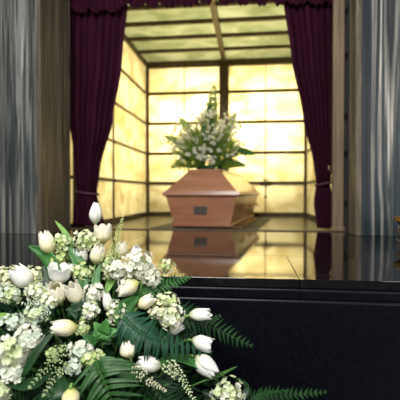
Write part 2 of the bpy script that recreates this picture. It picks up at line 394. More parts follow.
rc = curtain('velvet_curtain', 'burgundy velvet curtain tied back beside the grey wooden post',
        [(zt, xpx(282)), (zpx(60, YC), xpx(291)), (zpx(120, YC), xpx(303)), (zpx(165, YC), xpx(314)), (zpx(183, YC), xpx(316.5)), (zpx(203, YC), xpx(314)), (zb, xpx(317))],
        [(zt, xpx(333)), (zpx(165, YC), xpx(332)), (zpx(183, YC), xpx(330)), (zpx(205, YC), xpx(333)), (zb, xpx(331))], YC, 7, zb, zt, zpx(184, YC), 4.2)
bm = bmesh.new(); tube(bm, [Vector((0, 0, 0)), Vector((-.02, .0, .0)), Vector((-.03, 0, .01)), Vector((-.03, 0, .025))], .004); bmesh.ops.create_icosphere(bm, subdivisions=2, radius=.009, matrix=Matrix.Translation((-.03, 0, .03)))
link('tieback_hook', bm, mat('bright_brass', (.9, .75, .45), .25, metal=1), post, loc=(.646, 3.475, zpx(171, 3.5, 330)))
# valance
t = thing('velvet_valance', 'gathered burgundy velvet valance with scalloped hem across the niche opening', 'valance', (-.38, 3.56, CAMZ + 1.5))
bm = bmesh.new(); rows = []; nu, nz = 420, 14; x0, x1 = -1.56, .66
for j in range(nz + 1):
    row = []
    for i in range(nu + 1):
        u = i / nu; x = x0 + (x1 - x0) * u; px = 200 + FPX * math.tan(math.atan(x / 3.56) + TH)
        hem = 11.0 - 5.5 * min(1, max(0, (px - 112) / 14)) - 5.0 * min(1, max(0, (px - 185) / 30)) + 2.5*min(1, max(0, (px-215)/8))
        hem += .8 + 4.6 * abs(math.sin(px / 18 * PI + 1.2*mnoise.noise(Vector((px/30, 0, 0))))) - 1.6 + 1.3 * mnoise.noise(Vector((px / 7, 3, 0)))
        zbm = zpx(hem, 3.56, px); z = zbm + (CAMZ + 1.70 - zbm) * (1 - j / nz)
        y = (.008 + .014 * j / nz) * (math.sin(u * 2*PI * 44 + 3 * mnoise.noise(Vector((u*20, 1, 2)))))
        row.append(bm.verts.new((x + .38, y, z - CAMZ - 1.5)))
    rows.append(row)
for r0, r1 in zip(rows, rows[1:]):
    for i in range(nu): bm.faces.new((r0[i], r0[i+1], r1[i+1], r1[i]))
solid(link('valance_cloth', bm, MVEL, t), .003)
bm = bmesh.new(); tube(bm, [Vector((-1.17, .01, .19)), Vector((1.05, .01, .19))], .012, n=10); link('valance_rod', bm, MBRONZE, t)

# ------------------------------------------------------------ bier, coffin
CX, CY, CR = -.440, 3.83, math.radians(-6.5)
t = thing('low_bier', 'low dark bier plate standing in for the coffin shadow, with pale rollers', 'bier', (CX, CY, ZN), rz=CR)
link('shadow_deck', bx(-.47, .50, .0, 1.9, .0, .012, bev=.003), MDARK, t, smooth=False)  # dark deck widened past the coffin to stand in for its floor shadow
for k in range(4):
    y = .14 + .42 * k
    bm = bmesh.new(); tube(bm, [Vector((-.26, y, .015)), Vector((.36, y, .015))], .009, n=12); link('roller', bm, MBRASS, t)
co = thing('coffin', 'salmon brown wooden coffin with sloping lid and small grey plate', 'coffin', (CX, CY, ZN + .024), rz=CR)
bm = bmesh.new(); frustum(bm, .52, .045, 1.905, .012, .652, .0, 1.95, .276); link('body', bm, MCOF, co, smooth=False)
bm = bmesh.new(); frustum(bm, .56, .035, 1.92, 0, .57, .03, 1.925, .018); link('base_moulding', bm, MCOF, co, smooth=False)
bm = bmesh.new(); frustum(bm, .665, -.012, 1.962, .273, .715, -.03, 1.98, .290, .003); frustum(bm, .715, -.03, 1.98, .290, .70, -.025, 1.975, .314, .003); frustum(bm, .68, -.012, 1.962, .314, .665, -.01, 1.96, .326, .003)
link('rim_moulding', bm, MCOF, co, smooth=False)
bm = bmesh.new(); frustum(bm, .655, -.005, 1.955, .324, .30, .15, 1.80, .512); frustum(bm, .31, .145, 1.805, .512, .30, .15, 1.80, .527, .003); link('lid', bm, MCOF, co, smooth=False)
pl = link('plate', bx(-.060, .060, -.006, .004, -.037, .037, bev=.002), MPLQ, co, smooth=False); pl.location = (-.005, .018, .150); pl.rotation_euler = (math.radians(10), 0, 0)
for s in (-1, 1):
    for k in range(3):
        y = .35 + .65 * k; x = s * .325; bm = bmesh.new()
        tube(bm, [Vector((x - s*.012, y - .08, .17)), Vector((x + s*.025, y - .075, .155)), Vector((x + s*.025, y + .075, .155)), Vector((x - s*.012, y + .08, .17))], .008, n=8)
        link('handle', bm, MBRASS, co)

# ------------------------------------------------------------ small bronze bowl by the right wall
u = thing('bronze_bowl', 'dark bronze bowl with banded rim on scroll feet by the marble wall', 'bowl', (1.01, 2.74, ZP))
link('bowl', lathe([(.0, .062), (.05, .066), (.09, .090), (.118, .128), (.124, .135), (.112, .133), (.085, .098), (.0, .074)]), MBRONZE, u)
link('rim', lathe([(.118, .126), (.132, .128), (.136, .134), (.132, .139), (.124, .141), (.131, .144), (.136, .149), (.132, .155), (.116, .157), (.112, .150), (.118, .126)]), MBRASS, u)
for k in range(4):
    a = PI + k * PI / 2 + .1; d = Vector((math.cos(a), math.sin(a), 0)); z = Vector((0, 0, 1)); bm = bmesh.new()
    tube(bm, smooth_path([d*.095 + z*.10, d*.118 + z*.085, d*.112 + z*.058, d*.075 + z*.04, d*.078 + z*.018, d*.112 + z*.008, d*.128 + z*.02], 4), .009, .007, n=8)
    link('foot', bm, MBRONZE, u)

# ------------------------------------------------------------ plant builders
def petal(bm, lay, R, L, th0, opn, curl, wdt, seed, nu=8, nv=11, close=.5):
    rnd = random.Random(seed); jit = [rnd.uniform(-1, 1) for _ in range(4)]
    rows = []
    for j in range(nv + 1):
        v = j / nv
        prof = math.sin(PI * min(1, (v * .92 + .06)) ** .72) if v < .5 else None
        base = .22 + .78 * math.sin(min(v / .42, 1) * PI / 2) ** .9
        top = 1 - (1 - close) * max(0, (v - .45) / .55) ** 1.6 + opn * max(0, (v - .35) / .65) ** 1.8
        r = R * base * top
        wv = wdt * (math.sin(PI * (.10 + .90 * v ** .85)) ** .42 if v < .98 else .25)
        row = []
        for i in range(nu + 1):
            uu = -1 + 2 * i / nu
            th = th0 + uu * wv * (1.0 if r > R * .35 else 1.25)
            rr = r * (1 - .05 * uu * uu + .03 * jit[0] * uu) + curl * R * (v ** 3) * (abs(uu) ** 2)
            z = L * (v - .06 * uu * uu * v) + L * .03 * jit[1] * uu * v + (.012*L * math.sin(9 * uu + jit[2]*3) if v > .9 else 0)
            vt = bm.verts.new((rr * math.cos(th), rr * math.sin(th), z)); vt[lay] = v; row.append(vt)
        rows.append(row)
    for a, b in zip(rows, rows[1:]):
        for i in range(nu): bm.faces.new((a[i], a[i+1], b[i+1], b[i]))
CORE = P(88, 430, 1.38)
def stem_to_core(loc, base, axis, reach=.05, bend=.5, core=None):
    core = core or CORE; L = (core - base).length
    pts = bez(base + axis * .002, base - axis * reach, base.lerp(core, bend) - axis*.02, core + Vector((random.uniform(-.03, .03), random.uniform(-.02, .02), random.uniform(-.03, .03))), 12)
    return [p - loc for p in pts]
def depth(px, py):
    r = math.hypot((px - 70) / 200, (py - 415) / 190)
    return 1.03 + .29 * min(r, 1.25)
def tulip(px, py, ax, w_px, l_px, label, m=TW, opn=0.0, close=.5, dd=0, curl=0.0, spin=None, seed=0, smat=GSTEM):
    d = depth(px, py) + dd; k = d / FPX
    axis = D(*ax); R, L = w_px * k / 2 * .98, l_px * k
    zlen = math.hypot(ax[0], ax[1]) / max(1e-6, math.sqrt(sum(a*a for a in (list(ax) + [0])[:3])))
    L = L / max(.55, zlen) if zlen < .95 else L
    c = P(px, py, d); base = c - axis * L * .5
    t = thing('tulip', label, 'flower', base, 'tulips of the funeral arrangement')
    q = Vector((0, 0, 1)).rotation_difference(axis).to_matrix().to_4x4()
    sp = random.Random(seed).uniform(0, 2) if spin is None else spin
    for i in range(6):
        bm = bmesh.new(); lay = bm.verts.layers.float.new('along'); out = i % 2 == 0
        petal(bm, lay, R * (1.0 if out else .90), L * (1 if out else .97) * (1 + .04*random.Random(seed*7+i).uniform(-1, 1)), sp + i * PI / 3, opn, curl, 1.02 if out else .95, seed * 10 + i, close=close)
        bm.transform(q); o = link('petal', bm, m, t); solid(o, .0012, 1)
    bm = bmesh.new(); tube(bm, stem_to_core(base, base, axis), .0034, .0034, 9); link('stem', bm, smat, t)
    return t

def floret_mesh(name, m, mc, n=5, cup=.35, wide=.55):
    bm = bmesh.new()
    for k in range(n):
        a = 2*PI*k/n; R = Matrix.Rotation(a, 3, 'Z'); rows = []
        for j, (v, wv) in enumerate(((.08, .10), (.4, wide*.75), (.75, wide), (1.0, wide*.45))):
            z = cup * v * v * .8
            rows.append([bm.verts.new(R @ Vector((v, s * wv, z + (.10 if s else 0)))) for s in (-1, 0, 1)])
        for a_, b_ in zip(rows, rows[1:]):
            for i in range(2): bm.faces.new((a_[i], b_[i], b_[i+1], a_[i+1]))
    nf = len(bm.faces)
    bmesh.ops.create_icosphere(bm, subdivisions=1, radius=.17, matrix=Matrix.Translation((0, 0, .08)))
    bm.faces.ensure_lookup_table()
    for f in list(bm.faces)[nf:]: f.material_index = 1
    bmesh.ops.scale(bm, vec=(.001, .001, .001), verts=bm.verts)     # radius 1 mm, scaled per copy
    me = bpy.data.meshes.new(name); bm.to_mesh(me); bm.free(); me.materials.append(m); me.materials.append(mc)
    me.polygons.foreach_set('use_smooth', [True]*len(me.polygons)); return me
WBACK = plant('backlit_white_floret', (.86, .84, .70), (.93, .91, .82), .62, .6, 120)
FL = {}
for nm, m in (('w', WCLEAN), ('k', WBACK), ('g', WGREEN), ('b', WBLUE), ('c', WCREAM), ('p', WGRN2)):
    FL[nm] = [floret_mesh('floret', m, GRASSY, 5, .35, .44), floret_mesh('floret', m, GRASSY, 5, .10, .48), floret_mesh('floret', m, MYEL, 5, .8, .45)]
def cluster(px, py, rx, ry, label, kinds='wg', n=34, fr=7.5, dd=0, tilt=0, name='snowball_blossom', group='floret clusters of the funeral arrangement', seed=0, core_px=.62, dep=None, loc3=None, core=None):
    rnd = random.Random(seed + int(px * 31 + py * 7))
    d = (depth(px, py) if dep is None else dep) + dd; k = d / FPX; c = P(px, py, d) if loc3 is None else loc3
    t = thing(name, label, 'flower', c, group)
    A, B = rx * k * .86, ry * k * .86; Cc = min(A, B)
    ca, sa = math.cos(tilt), math.sin(tilt)
    bm = bmesh.new(); bmesh.ops.create_icosphere(bm, subdivisions=3, radius=1)
    for v in bm.verts:
        f = 1.0 * core_px * (1 + .45 * mnoise.noise(v.co * 2.2 + Vector((seed, px, py)))); x, y, z = v.co
        x, y = A*x*ca - B*y*sa, A*x*sa + B*y*ca
        v.co = (RT * x + UP * y + FW * Cc * z) * f
    link('flower_head_core', bm, MMOSS, t)
    n = int(n * 1.35); fr *= 1.18
    for i in range(n):
        z = 1 - 1.55 * (i + .5) / n; r = math.sqrt(max(0, 1 - z*z)); a = i * 2.39996 + rnd.uniform(-.3, .3)
        x, y = r * math.cos(a), r * math.sin(a)
        X, Y = A*x*ca - B*y*sa, A*x*sa + B*y*ca
        f = rnd.uniform(.66, 1.32)
        nrm = (RT * (X / A) + UP * (Y / B) - FW * z + Vector([rnd.uniform(-.3, .3) for _ in range(3)])).normalized()
        o = bpy.data.objects.new('floret', rnd.choice(FL[rnd.choice(kinds)])); C.objects.link(o); o.parent = t
        o.location = (RT * X + UP * Y - FW * Cc * z) * f
        o.rotation_euler = (Vector((0, 0, 1)).rotation_difference(nrm) @ Matrix.Rotation(rnd.uniform(0, 6), 3, 'Z').to_quaternion()).to_euler()
        s = fr * rnd.uniform(.8, 1.15); o.scale = (s, s, s)
    bm = bmesh.new(); tube(bm, stem_to_core(c, c, D(0, .5, -.4), .03, core=core), .002, .0025, 6); link('stem', bm, GSTEMD, t)
    return t

def blade(bm, pts, wmax, face, fold=.25, prof=None, ruffle=0, seed=0):
    n = len(pts); rows = []
    for i, p in enumerate(pts):
        s = i / (n - 1); t = (pts[min(i+1, n-1)] - pts[max(i-1, 0)]).normalized()
        f = face(s) if callable(face) else face
        sd = t.cross(f).normalized(); nn = sd.cross(t).normalized()
        wv = wmax * (prof(s) if prof else (math.sin(PI * min(1, s * .97 + .03) ** .75) ** .8 + .02))
        rf = ruffle * mnoise.noise(Vector((s * 5, seed, 0)))
        rows.append([bm.verts.new(p - sd*wv + nn*(wv*fold + rf*wv)), bm.verts.new(p - sd*wv*.5 + nn*wv*fold*.35), bm.verts.new(p), bm.verts.new(p + sd*wv*.5 + nn*wv*fold*.35), bm.verts.new(p + sd*wv + nn*(wv*fold - rf*wv))])
    for a, b in zip(rows, rows[1:]):
        for k in range(4): bm.faces.new((a[k], a[k+1], b[k+1], b[k]))
def leaf(pp, w_px, label, m=GMID, face=(0, .5, -1), fold=.3, dd=0, ruffle=.3, name='tulip_leaf', cat='leaf', stem=True, group=None):
    """pp: [(px, py, extra depth)...] from base to tip"""
    pts = [P(x, y, depth(x, y) + dz + dd) for x, y, dz in pp]; base = pts[0]
    d = depth(*pp[0][:2]); t = thing(name, label, cat, base, group)
    bm = bmesh.new(); blade(bm, [p - base for p in smooth_path(pts, 6)], w_px * d / FPX / 2, D(*face), fold, ruffle=ruffle, seed=pp[0][0])
    solid(link('blade', bm, m, t), .0008)
    bm = bmesh.new(); ax = (pts[1] - pts[0]).normalized(); tube(bm, stem_to_core(base, base, ax, .02), .0025, .003, 6); link('stalk', bm, GSTEMD, t)
    return t
def fern(pp, w_px, label, m=GFERN, face=(0, .4, -1), dd=0, n=24, sweep=.45, droop=.25, wide=.2, taper=.75, group=None, start=.08, name='fern_frond', depthf=None, stem=True):
    df = depthf or depth
    pts = [P(x, y, df(x, y) + dz + dd) for x, y, dz in pp]; base = pts[0]; d = df(*pp[0][:2])
    t = thing(name, label, 'fern', base, group)
    path = smooth_path([p - base for p in pts], 12); L = sum((b - a).length for a, b in zip(path, path[1:]))
    bm = bmesh.new(); tube(bm, path, .0016, .0005, 5); link('rachis', bm, GSTEMD, t)
    F = D(*face); W = w_px * d / FPX / 2; bm = bmesh.new(); rnd = random.Random(int(pp[0][0]*13 + pp[-1][1]))
    for i in range(n):
        s = start + (1 - start) * (i + .3) / n; q = s * (len(path) - 1); k = min(int(q), len(path) - 2); p = path[k].lerp(path[k+1], q - k)
        T = (path[k+1] - path[k]).normalized(); S = T.cross(F).normalized(); N = S.cross(T).normalized()
        ll = W * min(1, (s/.25 + .55)) * max(.10, 1 - ((s - .2) / .82) ** 2 * 1.0 if s > .2 else 1) ** taper
        for sg in (-1, 1):
            l2 = ll * rnd.uniform(.8, 1.1); dirn = (S * sg + T * (sweep + rnd.uniform(-.14, .14)) + N * rnd.uniform(-.12, .12)).normalized(); dd_ = droop * rnd.uniform(.6, 1.4)
            pl = [p + dirn * l2 * a - N * (dd_ * l2 * a * a) + T * l2 * .16 * a * a for a in (0, .2, .4, .6, .8, 1)]
            blade(bm, pl, L / n * wide * 1.55, N, .22, prof=lambda a: (1 - a ** 2.2) * .95 + .04 if a > .05 else .8)
    solid(link('frond_blade', bm, m, t), .0006)
    if stem:
        bm = bmesh.new(); tube(bm, stem_to_core(base, base, (pts[1]-pts[0]).normalized(), .03), .0018, .0022, 5); link('stalk', bm, GSTEMD, t)
    return t
def plume(pp, w_px, label, m=WGREEN, n=20, dd=0, name='astilbe_spray', bud=2.6, face=(0, .3, -1)):
    bud *= 1.1; n = int(n * .9)
    pts = [P(x, y, depth(x, y) + dz + dd) for x, y, dz in pp]; base = pts[0]; d = depth(*pp[0][:2]); rnd = random.Random(int(pp[0][0]))
    t = thing(name, label, 'flower', base, 'small budded sprays of the funeral arrangement')
    path = smooth_path([p - base for p in pts], 12); bm = bmesh.new(); tube(bm, path, .0012, .0004, 5)
    F = D(*face); W = w_px * d / FPX / 2; buds = bmesh.new()
    def bd(p, dirn, s):
        mtx = Matrix.Translation(p) @ Vector((0, 0, 1)).rotation_difference(dirn).to_matrix().to_4x4() @ Matrix.Diagonal((s*.85, s*.85, s*1.25, 1))
        bmesh.ops.create_icosphere(buds, subdivisions=1, radius=.001, matrix=mtx)
    for i in range(n):
        s = (i + .5) / n; q = s * (len(path) - 1); k = min(int(q), len(path) - 2); p = path[k].lerp(path[k+1], q - k)
        T = (path[k+1] - path[k]).normalized(); S = T.cross(F).normalized(); N = S.cross(T)
        for sg in (-1, 1, 0):
            l2 = W * (1 - s * .85) * rnd.uniform(.7, 1.1); dr = (S * sg + T * .75 + N * rnd.uniform(-.2, .5)).normalized()
            if rnd.random() < .12: continue
            if sg: tube(bm, [p, p + dr * l2], .0005, .0003, 4)
            for a in ((.4, 1.0) if sg else (.4,)):
                bd(p + dr * l2 * a + Vector([rnd.uniform(-.001, .001) for _ in range(3)]), (dr + N*.4).normalized(), bud * (1.05 - .4*s) * rnd.uniform(.8, 1.2))
    bd(path[-1], T, bud); link('stem', bm, GSTEMD, t); link('flower_plume', buds, m, t); return t

# ------------------------------------------------------------ the funeral arrangement: tulips
U = (0, 1, -.15)
tulip(95.5, 213, (.02, 1, 0), 13, 22, 'slender white tulip bud standing tallest of all, against the burgundy curtain', opn=0, close=.35, seed=1, dd=.02)
tulip(103, 233.5, (-.03, 1, -.1), 17.5, 19, 'open cream white tulip cup directly under the tallest bud', opn=.10, close=.95, seed=2, m=TC)
tulip(47, 242.5, (-.36, 1, -.1), 17, 24, 'cream tulip leaning outward before the dark marble, above the long green leaf', opn=0, close=.55, seed=3, m=TC)
tulip(97.5, 254, (.28, 1, -.2), 15, 21, 'white tulip leaning against the pale plume, below the open cream cup', close=.6, seed=4, m=TC)
tulip(81, 256, (-.1, 1, -.5), 14, 16, 'small white tulip half hidden beneath the tall green snowball cluster', close=.8, seed=5, dd=.02)
tulip(60, 274, (.05, 1, -.2), 21, 19, 'pure white tulip opened into two lobes with a notch between', opn=.38, close=.9, seed=6, spin=.55)
tulip(22, 277, (-.62, .8, -.35), 21, 25, 'large white tulip lying over the cluster nearest the marble wall', opn=.1, close=.62, seed=7)
tulip(57, 293, (-.1, 1, -.7), 20, 20, 'rounded cream tulip just below the two-lobed white tulip', close=.6, seed=8, m=TC)
tulip(75, 294, (-.35, 1, -.45), 17, 24, 'cream tulip with yellowish base beside the rounded cream tulip', opn=.18, close=.7, seed=9, m=TC)
tulip(64, 328, (-1, .12, -.35), 17, 24, 'cream tulip on its side, mouth opening toward the white floret mass', opn=.05, close=.62, seed=10, m=TC)
tulip(71, 399, (0, -1, .1), 18, 21, 'ivory tulip hanging head down on a pale green stem at the lower edge', close=.5, seed=11, m=TC, dd=-.05)
tulip(128, 288, (-.95, -.55, -.35), 16, 23, 'egg shaped cream tulip drooping below the white stock blossoms', close=.42, seed=12, m=TC)
tulip(107.5, 302, (-.15, 1, -.1), 10, 19, 'narrow bluish white tulip between two leafy floret clusters', close=.5, seed=13)
tulip(121, 249, (.2, 1, -.3), 13, 17, 'creamy white tulip bud beside the upright pale plume', close=.55, seed=14, m=TC)
tulip(136, 253, (.15, 1, -.3), 12, 15, 'small white bud rising out of the stock blossoms near the glowing floor', close=.5, seed=15, dd=.02)
tulip(146, 302, (.85, .6, -.2), 13, 20, 'pale tulip poking out behind the cream snowball cluster', close=.6, opn=.1, seed=16, m=TC)
tulip(200, 314.5, (1, .08, -.15), 12.5, 22, 'white tulip pointing at the black panel, highest of three on that side', opn=.02, close=.85, seed=17)
tulip(202, 343, (1, -.28, -.2), 15, 21, 'white tulip pointing at the black panel, middle one of three', opn=.18, close=.85, seed=18)
tulip(205.5, 365.5, (.82, -.62, -.2), 20, 27, 'big white closed tulip on a light green stem, lowest of three by the black panel', close=.58, seed=19)
tulip(128, 349, (-.25, .95, -.15), 18, 18, 'cream tulip facing forward above the white hooded tulip among ferns', opn=.0, close=.38, seed=20, m=TC)
tulip(149, 364, (-.9, .28, -.3), 16, 25, 'bluish white hooded tulip lying between dark fern and budded sprays', opn=.05, close=.6, seed=21)
tulip(176, 329, (.7, .6, -.3), 9, 17, 'slim white tulip under the cream snowball cluster', opn=.15, close=.8, seed=22, smat=GRASSY)

# floret clusters
def CL(px, py, rx, ry, label, kinds='wg', n=34, **k): cluster(px, py, rx, ry, label, kinds, n, **k)
CL(86, 240, 14, 10, 'rounded green and white snowball cluster between the leaning tulip and the cream cup', 'ggcp', 44, fr=6.5)
CL(63, 242, 9, 10, 'small greenish floret cluster directly beside the outward leaning cream tulip', 'gp', 26, fr=6)
CL(83, 272, 10, 9, 'yellow green star shaped florets under the half hidden white tulip', 'pg', 24, fr=6.5)
CL(61, 258, 8, 8, 'dull green florets behind the dark blade leaf', 'p', 18, fr=6, dd=.03)
CL(108, 266, 7, 13, 'loose pale green buds under the upright plume', 'pg', 24, fr=5.5)
CL(118, 268, 12, 10, 'white stock blossoms nearest the leaning white tulip', 'w', 30, fr=8.5, dd=-.01)
CL(140, 266, 14, 16, 'large white stock blossoms in front of the glowing floor reflection', 'www', 46, fr=9, dd=-.01)
CL(151, 277, 9, 9, 'white blossoms hanging over the base of the bright fern tip', 'w', 22, fr=8.5)
CL(166, 266, 9, 8, 'tiny pale green buds with cream stalks above the bright fern', 'pc', 18, fr=5.5)
CL(126, 283, 8, 7, 'greenish blossoms just above the egg shaped drooping tulip', 'gw', 16, fr=7)
CL(93, 294, 10, 10, 'white floret cluster beside the cream tulip with yellowish base', 'w', 26, fr=8)
CL(90, 311, 8, 7, 'star shaped white and green florets above the dark hollow', 'wg', 14, fr=8.5)
CL(117, 312, 10, 11, 'pale green florets above the lobed leaf', 'ggw', 28, fr=6)
CL(166, 302, 12, 9, 'pale yellow green top cluster before the black ledge', 'pgc', 30, fr=7)
CL(171, 316, 12, 12, 'big cream white snowball cluster before the black panel', 'cwg', 34, fr=8.5, dd=-.02)
CL(158, 312, 9, 7, 'small white cluster leaning on the cream snowball', 'wc', 18, fr=7.5)
CL(83, 328, 6, 8, 'little greenish buds behind the tulip lying on its side', 'gp', 16, fr=5.5)
CL(80, 350, 11, 9, 'bluish white floret cluster above the hanging ivory tulip', 'wb', 34, fr=7.5)
CL(93, 360, 10, 9, 'yellow green floret cluster touching the large fern', 'gp', 28, fr=8)
CL(73, 367, 7, 6, 'small bluish cluster resting over the pale hanging stem', 'b', 18, fr=6.5)
CL(35, 276, 9, 9, 'creamy florets behind the large white lying tulip', 'cg', 26, fr=7, dd=.03)
CL(7, 277, 11, 11, 'greenish cream florets at the outer top corner by the marble', 'cg', 30, fr=7, dd=.02)
CL(10, 294, 13, 9, 'pale greenish florets under the large white lying tulip', 'gb', 30, fr=7.5)
CL(38, 292, 11, 9, 'white green florets crossed by a short light stem', 'gw', 30, fr=7.5)
CL(49, 300, 12, 9, 'feathery pale green florets beneath the two cream tulips', 'gw', 34, fr=5.5)
CL(35, 314, 11, 9, 'bluish green florets above the large white bloom mass', 'bg', 28, fr=7)
CL(14, 321, 10, 7, 'single drooping grey green blossom group over dark shade', 'b', 18, fr=9)
CL(28, 338, 13, 12, 'large white blossoms over the long dark blade', 'bww', 30, fr=11, dd=-.02)
CL(11, 352, 17, 14, 'biggest mass of white blossoms at the outer side', 'wwg', 44, fr=11.5, dd=-.03)
CL(12, 372, 13, 10, 'soft bluish blossoms below the biggest white mass', 'bw', 28, fr=11, dd=-.02)
CL(2, 388, 9, 11, 'pale green blossoms at the lower outer corner', 'gw', 24, fr=10, dd=-.02)
CL(228, 392, 16, 13, 'white green snowball cluster lowest beside the black panel', 'wg', 46, fr=8, dd=-.01)
CL(134, 341, 7, 6, 'tiny white florets above the forward facing cream tulip', 'wc', 10, fr=5.5)
CL(126, 332, 4, 4, 'one tiny cream starlet beside the lobed leaf', 'c', 5, fr=6)
CL(53, 353, 8, 6, 'dull pale florets among the budded sprays', 'p', 12, fr=5)

# budded sprays
plume([(112, 262, 0), (117, 240, 0), (123, 216, .01)], 15, 'upright pale green feathery spray, tallest beside the tulip buds', WGRN2, 20, bud=2.5, dd=-.03)
plume([(163, 361, 0), (179, 376, 0), (196, 402, -.01)], 19, 'white budded spray curving down between ferns, longest one', WGREEN, 20, bud=2.9, dd=-.02)
plume([(132, 364, 0), (148, 380, 0), (166, 391, 0)], 15, 'greenish white budded spray below the hooded tulip', WCREAM, 16, bud=2.6, dd=-.02)
plume([(66, 342, 0), (52, 360, 0), (29, 388, -.02)], 20, 'pale green budded spray pointing down beside the white blossom mass', WSPRAY, 17, bud=2.6, dd=-.03)
plume([(70, 362, 0), (57, 374, 0), (43, 396, -.02)], 16, 'shorter green budded spray beneath the pale green one', WSPRAY, 14, bud=2.5, dd=-.03)
plume([(50, 318, 0), (42, 306, 0), (22, 303, 0)], 18, 'feathery grey green spray over the outer florets', WBLUE, 18, bud=2.3, dd=-.01)
plume([(150, 285, 0), (160, 279, 0), (173, 266, 0)], 10, 'short cream stalked spray over the bright fern tip', WCREAM, 8, bud=2.2)

# ferns
fern([(122, 300, 0), (155, 287, 0), (191, 277, .01)], 28, 'bright green fern tip reaching over the black ledge', GMID, n=18, wide=.23, dd=.02, sweep=.55)
fern([(118, 312, 0), (140, 332, -.02), (170, 343, -.01), (214, 352, .02)], 46, 'bluish green fern arching behind the tulips of the dark side', GBLUE, n=22, sweep=.15, dd=-.01, wide=.26, face=(-.2, .8, -1), droop=.4)
fern([(165, 312, .03), (200, 322, .03), (254, 347, .03)], 38, 'dark fern spreading between the pointing tulips against the black panel', GFERND, n=22, wide=.20, dd=.01, sweep=.6)
fern([(96, 358, -.02), (100, 372, -.03), (110, 396, -.04), (116, 425, -.03)], 74, 'large broad fern with long leaflets in front at the lower middle', GFERN, n=13, sweep=.35, wide=.24, start=.0, taper=.3, droop=.2)
fern([(226, 412, .02), (265, 398, .02), (328, 392, .03)], 30, 'dark fern creeping along the foot of the black panel', GFERND, n=24, sweep=.7, wide=.25, dd=.05)
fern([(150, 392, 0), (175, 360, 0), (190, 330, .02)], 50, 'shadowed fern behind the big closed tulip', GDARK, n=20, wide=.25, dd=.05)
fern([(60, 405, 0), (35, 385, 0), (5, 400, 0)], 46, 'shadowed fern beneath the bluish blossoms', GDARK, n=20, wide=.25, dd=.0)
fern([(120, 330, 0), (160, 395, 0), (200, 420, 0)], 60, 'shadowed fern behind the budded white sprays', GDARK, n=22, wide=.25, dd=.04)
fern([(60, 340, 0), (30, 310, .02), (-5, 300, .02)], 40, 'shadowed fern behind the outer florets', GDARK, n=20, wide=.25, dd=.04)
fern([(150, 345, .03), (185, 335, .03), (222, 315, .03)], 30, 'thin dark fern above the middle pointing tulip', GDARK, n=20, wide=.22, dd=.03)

# broad leaves
leaf([(72, 243, 0), (64, 231, 0), (54.5, 220, 0)], 5, 'small bright leaf tip above the green snowball cluster', GLIGHT)
leaf([(64, 290, .02), (52, 262, .02), (42, 252, .01), (28, 246, 0)], 15, 'long green tulip leaf with pale edge below the outward leaning tulip', GMID, face=(-.4, .3, -1))
leaf([(86, 290, .0), (78, 262, 0), (66, 244, .0)], 12, 'dark blade leaf crossing in front of the small greenish cluster', GMID, face=(.4, .2, -1))
leaf([(76, 320, .02), (79, 303, .0), (77, 282, 0)], 16, 'deep green leaf behind the two cream tulips', GDARK)
leaf([(50, 318, .03), (50, 290, .03), (43, 262, .03)], 14, 'dark upright leaf behind the white lobed tulip', GDARK)
leaf([(97, 300, .0), (96, 280, 0), (101, 262, 0)], 9, 'slim mid green leaf beneath the leaning white tulip', GMID)
leaf([(150, 372, .0), (172, 358, .01), (198, 366, .0), (222, 384, .02)], 10, 'long green leaf running under the big closed tulip', GMID, face=(0, 1, -.8))
leaf([(206, 380, .0), (218, 376, 0), (238, 366, .01)], 6, 'twisted grey green leaf tip beside the big closed tulip', GSTEMD, face=(0, 1, -.3))
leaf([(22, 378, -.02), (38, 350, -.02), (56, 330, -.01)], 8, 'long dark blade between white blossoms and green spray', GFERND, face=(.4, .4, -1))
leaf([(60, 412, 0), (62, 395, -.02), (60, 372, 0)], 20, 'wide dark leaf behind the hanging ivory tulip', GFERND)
leaf([(122, 330, .0), (124, 310, -.01), (140, 296, -.0)], 18, 'olive leaf beneath the egg shaped drooping tulip', GMID, face=(.6, .2, -1))
leaf([(115, 360, 0), (126, 372, -.01), (146, 376, 0)], 16, 'olive green leaf between broad fern and budded spray', GMID)
leaf([(234, 412, 0), (247, 388, .02), (232, 376, .02)], 6, 'dark curled leaf behind the lowest snowball cluster', GFERND, dd=.02)
leaf([(240, 412, 0), (262, 395, .02), (292, 390, .03)], 6, 'dull green leaf lying on the creeping fern', GFERND, dd=.02, face=(0, 1, -.8))
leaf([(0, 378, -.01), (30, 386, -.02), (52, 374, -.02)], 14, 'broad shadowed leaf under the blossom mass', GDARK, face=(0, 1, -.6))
leaf([(-8, 315, 0), (8, 316, 0), (18, 318, 0)], 5, 'short light green stalk leaf entering at the outer edge', GLIGHT)
leaf([(126, 262, .02), (112, 280, .0), (104, 298, 0)], 9, 'greyish green leaf behind the stock blossoms', GLIGHT, dd=.03)

# lobed leaf
def lobed(px, py, size, label, m=GMID, dd=0, up=(0, 1, -.2), rot=0):
    d = depth(px, py) + dd; c = P(px, py, d); t = thing('lobed_leaf', label, 'leaf', c); k = size * d / FPX; bm = bmesh.new()
    for a, L in ((0, 1.0), (-1.0, .85), (1.0, .85), (-2.0, .6), (2.0, .6)):
        dr = D(math.sin(a + rot), math.cos(a + rot), -.25 if abs(a) < .5 else .1)
        blade(bm, [dr * k * L * s for s in (0, .2, .4, .6, .8, 1)], k * L * .5, D(0, .45, -1), .2, prof=lambda s: (1 - s) ** .8 * min(1, .5 + 2.2*s) + .02)
    solid(link('blade', bm, m, t), .0008)
    bm = bmesh.new(); tube(bm, stem_to_core(c, c, D(0, .6, -.2)), .0015, .002, 5); link('stalk', bm, GSTEMD, t)
lobed(103, 334, 18, 'bright lobed leaf above the broad fern', GBRIGHT, -.04, rot=.3)
lobed(93, 342, 13, 'lobed green leaf partly below the bright lobed one', GMID, 0, rot=-.9)
